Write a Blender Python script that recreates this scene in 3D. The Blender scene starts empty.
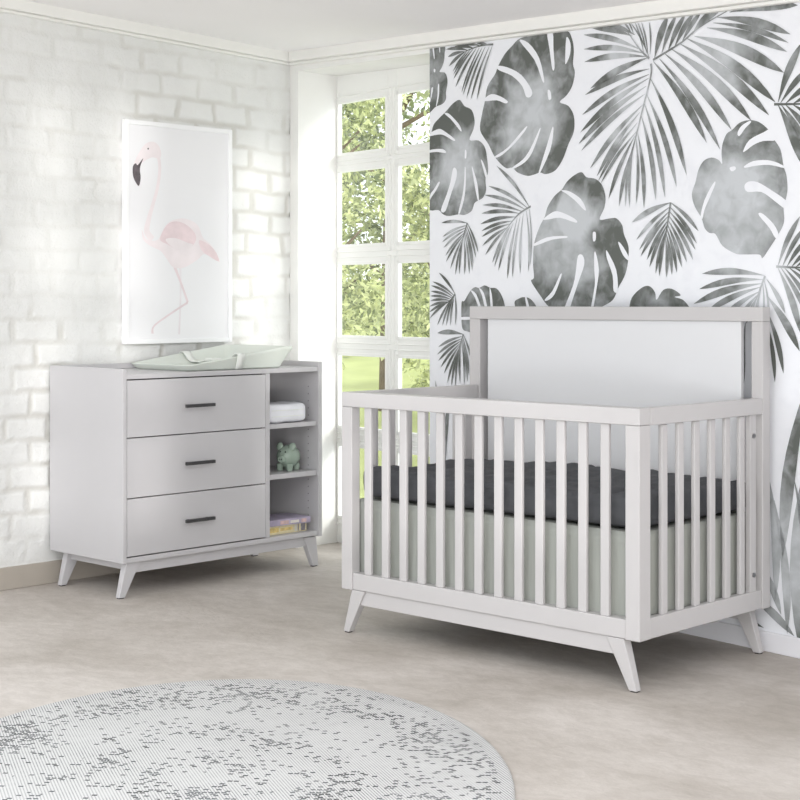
import bpy, bmesh, math, random
import numpy as np
from mathutils import Vector, Matrix, noise
S = bpy.context.scene
COL = S.collection
random.seed(7)
rng = np.random.RandomState(7)

# ------------------------------------------------------------------ frame of the room
# x runs along the crib's long side, y runs along the brick wall away from the camera, z is up
H_CAM = 1.25
CAM_ANG = math.atan2(0.6906454, 0.7231936)
RT = (0.7231936, 0.6906454)          # camera's right, on the floor
FW = (-0.6906454, 0.7231936)         # camera's forward, on the floor
def cw(X, Y): return (X*RT[0]+Y*FW[0], X*RT[1]+Y*FW[1])
LW = -5.907                           # brick wall face
CORNER = (-5.907, 5.367)
RW_ANG = math.radians(-8.1386)        # the mural wall's direction
def ceil_z(x, y):                     # underside of the cornice, the ceiling falls gently
    dx, dy = x-CORNER[0], y-CORNER[1]
    # gradients along the two walls
    return 2.468 + dy*(-0.0275) + (dx)*(-0.0540)

# ------------------------------------------------------------------ materials
def srgb(r, g, b):
    f = lambda c: (c/255/12.92) if c/255 <= .04045 else ((c/255+.055)/1.055)**2.4
    return (f(r), f(g), f(b), 1)
def mat(name, col, rough=.5, spec=.4, var=0, scale=6, bump=0, bscale=60, stretch=None):
    m = bpy.data.materials.new(name); m.use_nodes = True
    nt = m.node_tree; b = nt.nodes['Principled BSDF']
    b.inputs['Roughness'].default_value = rough
    b.inputs['Specular IOR Level'].default_value = spec
    tc = nt.nodes.new('ShaderNodeTexCoord'); mp = nt.nodes.new('ShaderNodeMapping')
    nt.links.new(tc.outputs['Object'], mp.inputs[0])
    if stretch: mp.inputs['Scale'].default_value = stretch
    n = nt.nodes.new('ShaderNodeTexNoise'); n.inputs['Scale'].default_value = scale; n.inputs['Detail'].default_value = 5
    nt.links.new(mp.outputs[0], n.inputs['Vector'])
    cr = nt.nodes.new('ShaderNodeValToRGB')
    c = np.array(col[:3]); v = var
    cr.color_ramp.elements[0].position = .3; cr.color_ramp.elements[1].position = .7
    cr.color_ramp.elements[0].color = (*np.clip(c*(1-v), 0, 1), 1); cr.color_ramp.elements[1].color = (*np.clip(c*(1+v), 0, 1), 1)
    nt.links.new(n.outputs['Fac'], cr.inputs[0]); nt.links.new(cr.outputs[0], b.inputs['Base Color'])
    if bump:
        n2 = nt.nodes.new('ShaderNodeTexNoise'); n2.inputs['Scale'].default_value = bscale; n2.inputs['Detail'].default_value = 6
        nt.links.new(mp.outputs[0], n2.inputs['Vector'])
        bp = nt.nodes.new('ShaderNodeBump'); bp.inputs['Strength'].default_value = bump; bp.inputs['Distance'].default_value = .01
        nt.links.new(n2.outputs['Fac'], bp.inputs['Height']); nt.links.new(bp.outputs[0], b.inputs['Normal'])
    return m
M = {}
M['panel'] = mat('bright_white_panel', srgb(217, 217, 219), .45, .4, .008, 2)
M['white'] = mat('white_lacquer', srgb(191, 188, 188), .38, .4, .015, 3, .03, 30, (1, 1, .15))
M['dresser'] = mat('dresser_lacquer', srgb(195, 193, 195), .42, .4, .015, 3, .03, 30)
M['paint'] = mat('white_wall_paint', srgb(240, 239, 236), .8, .2, .02, 4)
M['ceiling'] = mat('ceiling_paint', srgb(248, 246, 246), .9, .1, .01, 2)
M['cornice'] = mat('cornice_paint', srgb(240, 239, 235), .7, .2, .01, 2)
M['base_grey'] = mat('grey_baseboard_paint', srgb(176, 168, 158), .7, .2, .03, 5)
M['base_white'] = mat('white_baseboard_paint', srgb(233, 232, 236), .6, .3, .02, 5)
M['winframe'] = mat('window_paint', srgb(243, 243, 240), .5, .4, .01, 5)
M['black'] = mat('black_metal', srgb(62, 61, 62), .45, .5, .1, 20)
M['dark'] = mat('dark_gap', srgb(70, 68, 66), .9, .1)
M['steel'] = mat('steel_bolt', srgb(150, 150, 152), .3, .6); M['steel'].node_tree.nodes['Principled BSDF'].inputs['Metallic'].default_value = .9
M['sheet'] = mat('charcoal_sheet', srgb(86, 87, 90), .85, .2, .16, 5, .25, 160, (1, 3, 3))
M['skirt'] = mat('sage_grey_skirt', srgb(164, 166, 160), .9, .1, .05, 14, .12, 40, (4, 4, .3))
M['pad'] = mat('sage_pad', srgb(220, 225, 217), .5, .3, .02, 5)
M['strap'] = mat('white_strap', srgb(236, 238, 233), .7, .2, .02, 20, .1, 200)
M['towel'] = mat('white_cotton', srgb(240, 240, 245), .95, .1, .01, 20, .3, 250)
M['pig'] = mat('sage_ceramic', srgb(156, 172, 158), .25, .5, .03, 8)
M['pigdark'] = mat('dark_glaze', srgb(50, 60, 54), .3, .5)
M['purple'] = mat('purple_cover', srgb(176, 166, 188), .4, .4, .25, 14)
M['pinkish'] = mat('pink_orange_print', srgb(208, 180, 176), .4, .4, .2, 40)
M['yellow'] = mat('yellow_cover', srgb(236, 224, 186), .5, .3, .12, 30)
M['amber'] = mat('amber_print', srgb(228, 204, 138), .5, .3, .2, 50)
M['page'] = mat('book_pages', srgb(226, 222, 212), .9, .1, .06, 60, .2, 200, (1, 1, 10))
M['ink'] = mat('grey_print', srgb(150, 146, 150), .6, .2, .3, 60)
M['print'] = mat('picture_paper', srgb(239, 238, 240), .5, .3, .008, 3)
M['frame'] = mat('white_picture_frame', srgb(246, 246, 247), .4, .4)
M['bird'] = mat('pale_pink_wash', srgb(240, 231, 233), .5, .3, .045, 14)
M['wing'] = mat('rose_wash', srgb(232, 214, 217), .5, .3, .09, 16)
M['birdleg'] = mat('dusty_pink_wash', srgb(230, 216, 219), .5, .3, .05, 16)
M['birdleg2'] = mat('faint_pink_wash', srgb(234, 228, 231), .5, .3, .03, 16)
M['beak'] = mat('charcoal_wash', srgb(98, 90, 94), .5, .3, .25, 40)
M['bark'] = mat('tree_bark', srgb(110, 96, 78), .95, .1, .3, 8, .5, 20)
M['lawn'] = mat('lawn_green', srgb(170, 176, 120), .95, .1, .3, .9)

def leafmat(name, c1, c2, transl=.35):
    m = bpy.data.materials.new(name); m.use_nodes = True; nt = m.node_tree
    b = nt.nodes['Principled BSDF']; b.inputs['Roughness'].default_value = .6
    g = nt.nodes.new('ShaderNodeNewGeometry'); r = nt.nodes.new('ShaderNodeValToRGB')
    r.color_ramp.elements[0].color = c1; r.color_ramp.elements[1].color = c2
    nt.links.new(g.outputs['Random Per Island'], r.inputs[0]); nt.links.new(r.outputs[0], b.inputs['Base Color'])
    t = nt.nodes.new('ShaderNodeBsdfTranslucent'); nt.links.new(r.outputs[0], t.inputs[0])
    mx = nt.nodes.new('ShaderNodeMixShader'); mx.inputs[0].default_value = transl
    nt.links.new(b.outputs[0], mx.inputs[1]); nt.links.new(t.outputs[0], mx.inputs[2])
    nt.links.new(mx.outputs[0], nt.nodes['Material Output'].inputs[0]); return m
M['leaf_bright'] = leafmat('bright_foliage', srgb(100, 114, 70), srgb(246, 248, 196))  # colour range carries painted sun highlights and dark gaps between leaves
M['leaf_mid'] = leafmat('mid_foliage', srgb(96, 108, 76), srgb(218, 224, 168))
M['leaf_dark'] = leafmat('deep_foliage', srgb(100, 108, 90), srgb(176, 182, 150))

def glassmat():
    m = bpy.data.materials.new('window_glass'); m.use_nodes = True; nt = m.node_tree
    nt.nodes.remove(nt.nodes['Principled BSDF'])
    t = nt.nodes.new('ShaderNodeBsdfTransparent'); t.inputs[0].default_value = (.98, .99, .98, 1)
    g = nt.nodes.new('ShaderNodeBsdfGlossy'); g.inputs['Roughness'].default_value = .03
    mx = nt.nodes.new('ShaderNodeMixShader'); mx.inputs[0].default_value = .05
    nt.links.new(t.outputs[0], mx.inputs[1]); nt.links.new(g.outputs[0], mx.inputs[2])
    nt.links.new(mx.outputs[0], nt.nodes['Material Output'].inputs[0]); return m
M['glass'] = glassmat()

def brickmat():
    m = mat('whitewashed_brick', srgb(230, 230, 228), .85, .2, .03, 5, .35, 90)
    nt = m.node_tree; b = nt.nodes['Principled BSDF']
    a = nt.nodes.new('ShaderNodeAttribute'); a.attribute_name = 'joint'
    cr = [n for n in nt.nodes if n.type == 'VALTORGB'][0]
    mx = nt.nodes.new('ShaderNodeMix'); mx.data_type = 'RGBA'
    nt.links.new(a.outputs['Fac'], mx.inputs['Factor']); nt.links.new(cr.outputs[0], mx.inputs['A'])
    mx.inputs['B'].default_value = srgb(208, 206, 200)
    nt.links.new(mx.outputs['Result'], b.inputs['Base Color']); return m
M['brick'] = brickmat()

def floormat():
    m = bpy.data.materials.new('limewashed_floor'); m.use_nodes = True; nt = m.node_tree; b = nt.nodes['Principled BSDF']
    b.inputs['Roughness'].default_value = .62; b.inputs['Specular IOR Level'].default_value = .25
    tc = nt.nodes.new('ShaderNodeTexCoord'); mp = nt.nodes.new('ShaderNodeMapping'); nt.links.new(tc.outputs['Object'], mp.inputs[0])
    mp.inputs['Rotation'].default_value = (0, 0, math.radians(-46)); mp.inputs['Scale'].default_value = (1, 1.6, 1)
    def N(sc, det, ro=.6, dist=0):
        n = nt.nodes.new('ShaderNodeTexNoise'); n.inputs['Scale'].default_value = sc; n.inputs['Detail'].default_value = det
        n.inputs['Roughness'].default_value = ro; n.inputs['Distortion'].default_value = dist
        nt.links.new(mp.outputs[0], n.inputs['Vector']); return n.outputs['Fac']
    r1 = nt.nodes.new('ShaderNodeValToRGB'); e = r1.color_ramp.elements
    e[0].position = .33; e[0].color = srgb(176, 168, 160); e[1].position = .66; e[1].color = srgb(206, 199, 193)
    nt.links.new(N(1.3, 7, .62, .6), r1.inputs[0])
    r2 = nt.nodes.new('ShaderNodeValToRGB'); e = r2.color_ramp.elements
    e[0].position = .42; e[0].color = (.86, .85, .84, 1); e[1].position = .58; e[1].color = (1, 1, 1, 1)
    nt.links.new(N(13, 9, .75, .5), r2.inputs[0])
    mx = nt.nodes.new('ShaderNodeMix'); mx.data_type = 'RGBA'; mx.blend_type = 'MULTIPLY'; mx.inputs['Factor'].default_value = .75
    nt.links.new(r1.outputs[0], mx.inputs['A']); nt.links.new(r2.outputs[0], mx.inputs['B'])
    nt.links.new(mx.outputs['Result'], b.inputs['Base Color'])
    bp = nt.nodes.new('ShaderNodeBump'); bp.inputs['Strength'].default_value = .25; bp.inputs['Distance'].default_value = .01
    nt.links.new(N(40, 6), bp.inputs['Height']); nt.links.new(bp.outputs[0], b.inputs['Normal'])
    return m
M['floor'] = floormat()

# maths-node helper
class G:
    def __init__(s, nt): s.nt = nt
    def m(s, op, a, b=None, c=None):
        n = s.nt.nodes.new('ShaderNodeMath'); n.operation = op
        for i, x in enumerate((a, b, c)):
            if x is None: continue
            if isinstance(x, (int, float)): n.inputs[i].default_value = x
            else: s.nt.links.new(x, n.inputs[i])
        return n.outputs[0]

def rugmat():
    m = bpy.data.materials.new('woven_rug'); m.use_nodes = True; nt = m.node_tree; b = nt.nodes['Principled BSDF']
    b.inputs['Roughness'].default_value = .95; b.inputs['Specular IOR Level'].default_value = .1
    g = G(nt); L = nt.links
    tc = nt.nodes.new('ShaderNodeTexCoord'); sp = nt.nodes.new('ShaderNodeSeparateXYZ'); L.new(tc.outputs['Object'], sp.inputs[0])
    x, y = sp.outputs[0], sp.outputs[1]
    def noise_(sc, det=3, vec=None):
        n = nt.nodes.new('ShaderNodeTexNoise'); n.inputs['Scale'].default_value = sc; n.inputs['Detail'].default_value = det
        L.new(vec or tc.outputs['Object'], n.inputs['Vector']); return n.outputs['Fac']
    CX, CY = .0155, .0125
    def cells(cx, cy, shift):
        v = g.m('ADD', g.m('DIVIDE', y, cy), shift); iv = g.m('FLOOR', v)
        u = g.m('ADD', g.m('DIVIDE', x, cx), g.m('MULTIPLY', g.m('MODULO', iv, 2), .5)); iu = g.m('FLOOR', u)
        cb = nt.nodes.new('ShaderNodeCombineXYZ'); L.new(iu, cb.inputs[0]); L.new(iv, cb.inputs[1]); cb.inputs[2].default_value = shift
        wn = nt.nodes.new('ShaderNodeTexWhiteNoise'); L.new(cb.outputs[0], wn.inputs['Vector'])
        fu = g.m('FRACT', u); fv = g.m('FRACT', v)
        return wn.outputs['Value'], fu, fv
    r, fu, fv = cells(.0165, .0120, .0)
    box = g.m('MULTIPLY', g.m('LESS_THAN', g.m('ABSOLUTE', g.m('SUBTRACT', fu, .5)), .40), g.m('LESS_THAN', g.m('ABSOLUTE', g.m('SUBTRACT', fv, .5)), .34))
    # density: distorted rings and cloudy patches
    rad = g.m('SQRT', g.m('ADD', g.m('POWER', g.m('DIVIDE', x, .82), 2), g.m('POWER', g.m('DIVIDE', y, 1.12), 2)))
    wob = g.m('MULTIPLY', g.m('SUBTRACT', noise_(2.6, 2), .5), .55)
    rr = g.m('ADD', rad, wob)
    ring = g.m('POWER', g.m('ABSOLUTE', g.m('SINE', g.m('MULTIPLY', rr, 10.5))), 3)
    dens = g.m('MULTIPLY', g.m('MULTIPLY', ring, .55), g.m('MULTIPLY', g.m('SUBTRACT', noise_(4.2, 3), .28), 2.4))
    rimd = g.m('MULTIPLY', g.m('SUBTRACT', 1, g.m('MULTIPLY', g.m('ABSOLUTE', g.m('SUBTRACT', rr, .84)), 7)), g.m('MULTIPLY', g.m('SUBTRACT', noise_(1.7, 3), .38), 2.6))
    dens = g.m('MAXIMUM', dens, rimd); dens = g.m('ADD', dens, .03)
    edge = g.m('LESS_THAN', rad, .965)
    dash = g.m('MULTIPLY', g.m('MULTIPLY', box, g.m('LESS_THAN', r, dens)), edge)
    # fine weave lines
    w1 = g.m('GREATER_THAN', g.m('FRACT', g.m('DIVIDE', g.m('ADD', x, g.m('MULTIPLY', y, .42)), .0088)), .60)
    w2 = g.m('GREATER_THAN', g.m('FRACT', g.m('DIVIDE', y, .0075)), .25)
    weave = g.m('MULTIPLY', g.m('MULTIPLY', w1, w2), g.m('ADD', .35, g.m('MULTIPLY', noise_(45, 4), 1.3)))
    cloud = g.m('MULTIPLY', g.m('SUBTRACT', noise_(3.3, 4), .45), 1.2)
    border = g.m('GREATER_THAN', g.m('ADD', rad, g.m('MULTIPLY', wob, .35)), .93)
    amt = g.m('MULTIPLY', weave, g.m('ADD', g.m('ADD', .58, g.m('MULTIPLY', border, .25)), cloud))
    cl = nt.nodes.new('ShaderNodeClamp'); L.new(amt, cl.inputs[0])
    mx = nt.nodes.new('ShaderNodeMix'); mx.data_type = 'RGBA'; L.new(cl.outputs[0], mx.inputs['Factor'])
    mx.inputs['A'].default_value = srgb(206, 205, 204); mx.inputs['B'].default_value = srgb(104, 106, 108)
    my = nt.nodes.new('ShaderNodeMix'); my.data_type = 'RGBA'; L.new(dash, my.inputs['Factor'])
    L.new(mx.outputs['Result'], my.inputs['A']); 
    tone = nt.nodes.new('ShaderNodeValToRGB'); tone.color_ramp.elements[0].position = .35; tone.color_ramp.elements[1].position = .65
    tone.color_ramp.elements[0].color = srgb(22, 23, 25); tone.color_ramp.elements[1].color = srgb(104, 106, 108)
    L.new(noise_(5.5, 2), tone.inputs[0]); L.new(tone.outputs[0], my.inputs['B'])
    L.new(my.outputs['Result'], b.inputs['Base Color'])
    return m
M['rug'] = rugmat()

# ------------------------------------------------------------------ mesh helpers
def new_obj(name, me, m, parent=None, loc=(0, 0, 0), rot=0):
    o = bpy.data.objects.new(name, me); COL.objects.link(o)
    for x in (m if isinstance(m, (list, tuple)) else [m]):
        if x is not None: me.materials.append(x)
    o.location = loc; o.rotation_euler = (0, 0, rot)
    if parent: o.parent = parent
    return o
def from_bm(name, bm, m, parent=None, loc=(0, 0, 0), rot=0, smooth=False, bevel=0, seg=2):
    bmesh.ops.recalc_face_normals(bm, faces=bm.faces)
    me = bpy.data.meshes.new(name); bm.to_mesh(me); bm.free()
    o = new_obj(name, me, m, parent, loc, rot)
    if smooth:
        for p in me.polygons: p.use_smooth = True
    if bevel:
        md = o.modifiers.new('bevel', 'BEVEL'); md.width = bevel; md.segments = seg; md.limit_method = 'ANGLE'; md.angle_limit = math.radians(40)
        for p in me.polygons: p.use_smooth = True
        wn = o.modifiers.new('wn', 'WEIGHTED_NORMAL'); wn.keep_sharp = True
    return o
def hexa(bm, lo, hi):            # lo, hi: 4 corner points each (bottom ring, top ring)
    v = [bm.verts.new(p) for p in list(lo)+list(hi)]
    for f in ((3, 2, 1, 0), (4, 5, 6, 7), (0, 1, 5, 4), (1, 2, 6, 5), (2, 3, 7, 6), (3, 0, 4, 7)): bm.faces.new([v[i] for i in f])
def box(bm, x0, x1, y0, y1, z0, z1):
    hexa(bm, [(x0, y0, z0), (x1, y0, z0), (x1, y1, z0), (x0, y1, z0)], [(x0, y0, z1), (x1, y0, z1), (x1, y1, z1), (x0, y1, z1)])
def boxes(name, lst, m, parent=None, bevel=.002, loc=(0, 0, 0), rot=0):
    bm = bmesh.new()
    for b in lst: box(bm, *b)
    return from_bm(name, bm, m, parent, loc, rot, bevel=bevel)
def cyl(name, p0, p1, r, m, parent, n=16, bevel=0, r2=None):
    bm = bmesh.new(); p0 = Vector(p0); p1 = Vector(p1); d = (p1-p0)
    q = d.to_track_quat('Z', 'Y').to_matrix().to_4x4()
    bmesh.ops.create_cone(bm, cap_ends=True, segments=n, radius1=r, radius2=r if r2 is None else r2, depth=d.length, matrix=Matrix.Translation((p0+p1)/2) @ q)
    return from_bm(name, bm, m, parent, smooth=False, bevel=bevel)
def empty(name, loc, rot=0):
    e = bpy.data.objects.new(name, None); COL.objects.link(e); e.location = loc; e.rotation_euler = (0, 0, rot); e.empty_display_size = .1
    return e
def tag(o, label=None, cat=None, group=None, kind=None):
    if label: o['label'] = label
    if cat: o['category'] = cat
    if group: o['group'] = group
    if kind: o['kind'] = kind
    return o
def soft_box(name, x0, x1, y0, y1, z0, z1, r, m, parent=None, res=.02, disp=None, loc=(0, 0, 0), rot=0):
    """a subdivided box with rounded edges and an optional displacement(p) -> Vector"""
    bm = bmesh.new()
    nx, ny, nz = [max(2, int(math.ceil(d/res))) for d in (x1-x0, y1-y0, z1-z0)]
    C = {}
    def V(i, j, k):
        if (i, j, k) not in C:
            p = Vector((x0+(x1-x0)*i/nx, y0+(y1-y0)*j/ny, z0+(z1-z0)*k/nz))
            q = Vector((min(max(p.x, x0+r), x1-r), min(max(p.y, y0+r), y1-r), min(max(p.z, z0+r), z1-r)))
            d = p-q
            if d.length > 1e-9: p = q+d.normalized()*min(r, d.length) if sum(1 for c in d if abs(c) > 1e-9) > 1 else p
            if disp: p = p+disp(p)
            C[(i, j, k)] = bm.verts.new(p)
        return C[(i, j, k)]
    for i in range(nx):
        for j in range(ny):
            for k in (0, nz): bm.faces.new([V(i, j, k), V(i+1, j, k), V(i+1, j+1, k), V(i, j+1, k)])
    for i in range(nx):
        for k in range(nz):
            for j in (0, ny): bm.faces.new([V(i, j, k), V(i+1, j, k), V(i+1, j, k+1), V(i, j, k+1)])
    for j in range(ny):
        for k in range(nz):
            for i in (0, nx): bm.faces.new([V(i, j, k), V(i, j+1, k), V(i, j+1, k+1), V(i, j, k+1)])
    return from_bm(name, bm, m, parent, loc, rot, smooth=True)

# ---- traced print motifs, in metres on their wall (along, up)
MONSTERA=[[(1.114,2.421),(1.239,2.409),(1.243,2.373),(1.239,2.342),(1.225,2.316),(1.208,2.296),(1.243,2.289),(1.26,2.267),(1.263,2.235),(1.253,2.2),(1.253,2.169),(1.229,2.149),(1.179,2.14),(1.143,2.121),(1.114,2.121)],[(1.25,2.111),(1.299,2.142),(1.347,2.155),(1.381,2.124),(1.429,2.102),(1.449,2.056),(1.442,2.017),(1.415,1.971),(1.476,1.963),(1.516,1.932),(1.532,1.883),(1.539,1.821),(1.522,1.792),(1.526,1.743),(1.509,1.714),(1.482,1.702),(1.449,1.69),(1.429,1.656),(1.381,1.641),(1.34,1.645),(1.271,1.641),(1.229,1.652),(1.2,1.671),(1.114,1.689),(1.107,1.859),(1.114,2.014),(1.147,2.025),(1.165,2.06),(1.2,2.084)],[(1.694,2.35),(1.753,2.377),(1.908,2.375),(2.025,2.369),(2.058,2.33),(2.068,2.282),(2.063,2.229),(2.074,2.19),(2.058,2.138),(2.025,2.103),(1.986,2.08),(2.036,2.059),(2.068,2.014),(2.068,1.952),(2.036,1.901),(2.003,1.842),(1.958,1.799),(1.902,1.788),(1.868,1.797),(1.834,1.791),(1.788,1.788),(1.729,1.806),(1.694,1.829),(1.652,1.831),(1.585,1.881),(1.542,1.941),(1.487,2.007),(1.499,2.076),(1.518,2.132),(1.536,2.195),(1.585,2.242),(1.604,2.273),(1.646,2.32)],[(1.408,1.123),(1.375,1.13),(1.361,1.158),(1.361,1.252),(1.38,1.259),(1.419,1.302),(1.452,1.32),(1.479,1.316),(1.516,1.327),(1.554,1.316),(1.596,1.312),(1.633,1.273),(1.654,1.21),(1.643,1.154),(1.591,1.111),(1.495,1.103)],[(1.709,1.25),(1.741,1.27),(1.772,1.275),(1.809,1.267),(1.846,1.233),(1.846,1.187),(1.747,1.186)],[(1.999,1.719),(2.027,1.748),(2.07,1.772),(2.113,1.782),(2.14,1.76),(2.193,1.749),(2.23,1.72),(2.247,1.674),(2.24,1.63),(2.214,1.586),(2.266,1.587),(2.307,1.586),(2.338,1.558),(2.348,1.521),(2.373,1.468),(2.366,1.395),(2.348,1.351),(2.317,1.31),(2.287,1.262),(2.225,1.234),(2.14,1.201),(1.999,1.2),(1.921,1.234),(1.864,1.286),(1.813,1.342),(1.83,1.357),(1.824,1.421),(1.83,1.492),(1.847,1.538),(1.87,1.577),(1.896,1.611),(1.915,1.653),(1.955,1.694)],[(2.89,1.885),(2.925,1.908),(2.966,1.914),(3.012,1.904),(3.057,1.871),(3.083,1.833),(3.11,1.795),(3.123,1.737),(3.136,1.701),(3.14,1.651),(3.132,1.616),(3.123,1.588),(3.125,1.538),(3.101,1.496),(3.061,1.447),(3.03,1.412),(3.016,1.425),(2.953,1.427),(2.907,1.431),(2.846,1.461),(2.812,1.506),(2.784,1.511),(2.76,1.53),(2.745,1.568),(2.711,1.615),(2.698,1.661),(2.716,1.705),(2.73,1.749),(2.755,1.781),(2.793,1.791),(2.827,1.78),(2.844,1.764),(2.841,1.801),(2.846,1.838),(2.865,1.873)],[(2.375,1.222),(2.391,1.272),(2.444,1.31),(2.484,1.315),(2.512,1.291),(2.52,1.262),(2.554,1.3),(2.599,1.304),(2.643,1.28),(2.612,1.273),(2.662,1.257),(2.674,1.205),(2.378,1.203)]]
SLITS=[[(1.158,2.409),(1.168,2.407),(1.174,2.363),(1.168,2.362)],[(1.204,2.405),(1.213,2.404),(1.211,2.379)],[(1.168,2.314),(1.179,2.31),(1.176,2.297),(1.167,2.303)],[(1.197,2.238),(1.206,2.237),(1.204,2.187),(1.19,2.148),(1.183,2.144),(1.193,2.189)],[(1.15,2.227),(1.163,2.228),(1.15,2.184),(1.132,2.154),(1.125,2.155),(1.143,2.185)],[(1.243,2.104),(1.271,2.102),(1.313,2.073),(1.347,2.043),(1.362,2.017),(1.354,2.015),(1.32,2.046),(1.285,2.076)],[(1.122,2.011),(1.147,2.027),(1.2,2.038),(1.236,2.028),(1.313,1.984),(1.306,1.976),(1.243,2.005),(1.2,2.013)],[(1.114,1.945),(1.172,1.949),(1.229,1.945),(1.253,1.932),(1.246,1.926),(1.186,1.935),(1.114,1.936)],[(1.385,1.927),(1.395,1.924),(1.394,1.893),(1.383,1.894)],[(1.302,1.85),(1.32,1.853),(1.33,1.835),(1.323,1.8),(1.292,1.743),(1.25,1.664),(1.218,1.67),(1.257,1.736),(1.285,1.793)],[(1.383,1.849),(1.39,1.846),(1.39,1.773),(1.378,1.707),(1.351,1.651),(1.34,1.654),(1.368,1.73),(1.38,1.796)],[(1.432,1.846),(1.439,1.843),(1.469,1.773),(1.479,1.702),(1.472,1.7),(1.456,1.747)],[(1.492,1.877),(1.506,1.867),(1.529,1.822),(1.534,1.791),(1.524,1.796),(1.509,1.832)],[(1.2,1.798),(1.209,1.791),(1.172,1.75),(1.114,1.707),(1.107,1.722),(1.165,1.764)],[(1.741,2.366),(1.799,2.348),(1.863,2.277),(1.893,2.183),(1.882,2.179),(1.834,2.273)],[(1.597,2.276),(1.664,2.262),(1.753,2.219),(1.817,2.148),(1.811,2.121),(1.782,2.124),(1.758,2.171),(1.694,2.222),(1.61,2.256)],[(1.511,2.14),(1.561,2.158),(1.622,2.141),(1.667,2.116),(1.652,2.108),(1.597,2.127),(1.524,2.131)],[(1.911,2.377),(1.945,2.372),(1.949,2.305),(1.956,2.227),(1.942,2.221),(1.925,2.308)],[(2.025,2.342),(2.049,2.315),(2.047,2.27),(2.025,2.235),(2.018,2.246)],[(1.914,2.136),(1.93,2.132),(1.936,2.1),(1.919,2.098)],[(1.778,1.995),(1.782,1.985),(1.717,1.935),(1.634,1.889),(1.588,1.879),(1.588,1.887),(1.67,1.919)],[(1.863,1.978),(1.868,1.97),(1.822,1.887),(1.776,1.847),(1.711,1.825),(1.694,1.829),(1.764,1.86),(1.811,1.904)],[(1.942,1.979),(1.949,1.963),(1.93,1.886),(1.868,1.795),(1.86,1.799),(1.908,1.904)],[(1.424,1.306),(1.462,1.288),(1.495,1.224),(1.482,1.224),(1.452,1.274)],[(1.479,1.316),(1.511,1.295),(1.536,1.224),(1.521,1.224),(1.5,1.281)],[(1.549,1.316),(1.564,1.287),(1.57,1.227),(1.557,1.227)],[(1.358,1.187),(1.419,1.188),(1.419,1.177),(1.358,1.176)],[(1.775,1.278),(1.787,1.271),(1.803,1.229),(1.788,1.229)],[(1.994,1.715),(2.043,1.708),(2.108,1.674),(2.138,1.631),(2.127,1.628),(2.076,1.668),(2.027,1.698)],[(1.887,1.6),(1.943,1.627),(1.982,1.628),(2.043,1.608),(2.084,1.588),(2.078,1.578),(1.988,1.602),(1.921,1.598)],[(1.824,1.496),(1.91,1.524),(2.016,1.526),(2.027,1.518),(1.943,1.513),(1.842,1.491)],[(2.177,1.534),(2.193,1.534),(2.193,1.504),(2.179,1.5)],[(2.092,1.442),(2.119,1.444),(2.129,1.407),(2.097,1.339),(2.048,1.234),(2.038,1.201),(2.005,1.208),(2.016,1.234),(2.065,1.324),(2.081,1.385)],[(1.988,1.367),(1.996,1.361),(1.955,1.286),(1.915,1.261),(1.896,1.264),(1.943,1.301)],[(2.185,1.451),(2.195,1.449),(2.211,1.383),(2.198,1.307),(2.174,1.209),(2.161,1.209),(2.188,1.322),(2.185,1.383)],[(2.251,1.457),(2.261,1.453),(2.307,1.381),(2.315,1.299),(2.292,1.299),(2.287,1.359),(2.256,1.427)],[(2.317,1.489),(2.333,1.484),(2.37,1.439),(2.373,1.417),(2.343,1.44)],[(2.916,1.872),(2.934,1.896),(2.971,1.911),(2.978,1.905),(2.953,1.887),(2.925,1.86)],[(2.942,1.804),(2.971,1.842),(3.034,1.864),(3.066,1.871),(3.092,1.832),(3.034,1.833),(2.989,1.822),(2.953,1.803)],[(2.948,1.749),(2.989,1.764),(3.052,1.763),(3.105,1.747),(3.132,1.728),(3.061,1.745),(2.998,1.746),(2.953,1.742)],[(2.948,1.676),(2.966,1.691),(3.007,1.687),(3.061,1.659),(3.136,1.612),(3.132,1.584),(3.079,1.618),(3.025,1.65),(2.962,1.654)],[(3.015,1.575),(3.034,1.57),(3.079,1.533),(3.101,1.496),(3.088,1.482),(3.061,1.519),(3.016,1.564)],[(2.879,1.747),(2.902,1.751),(2.909,1.741),(2.89,1.733)],[(2.803,1.696),(2.812,1.692),(2.784,1.641),(2.76,1.598),(2.75,1.565),(2.741,1.576),(2.76,1.635)]]
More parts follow.
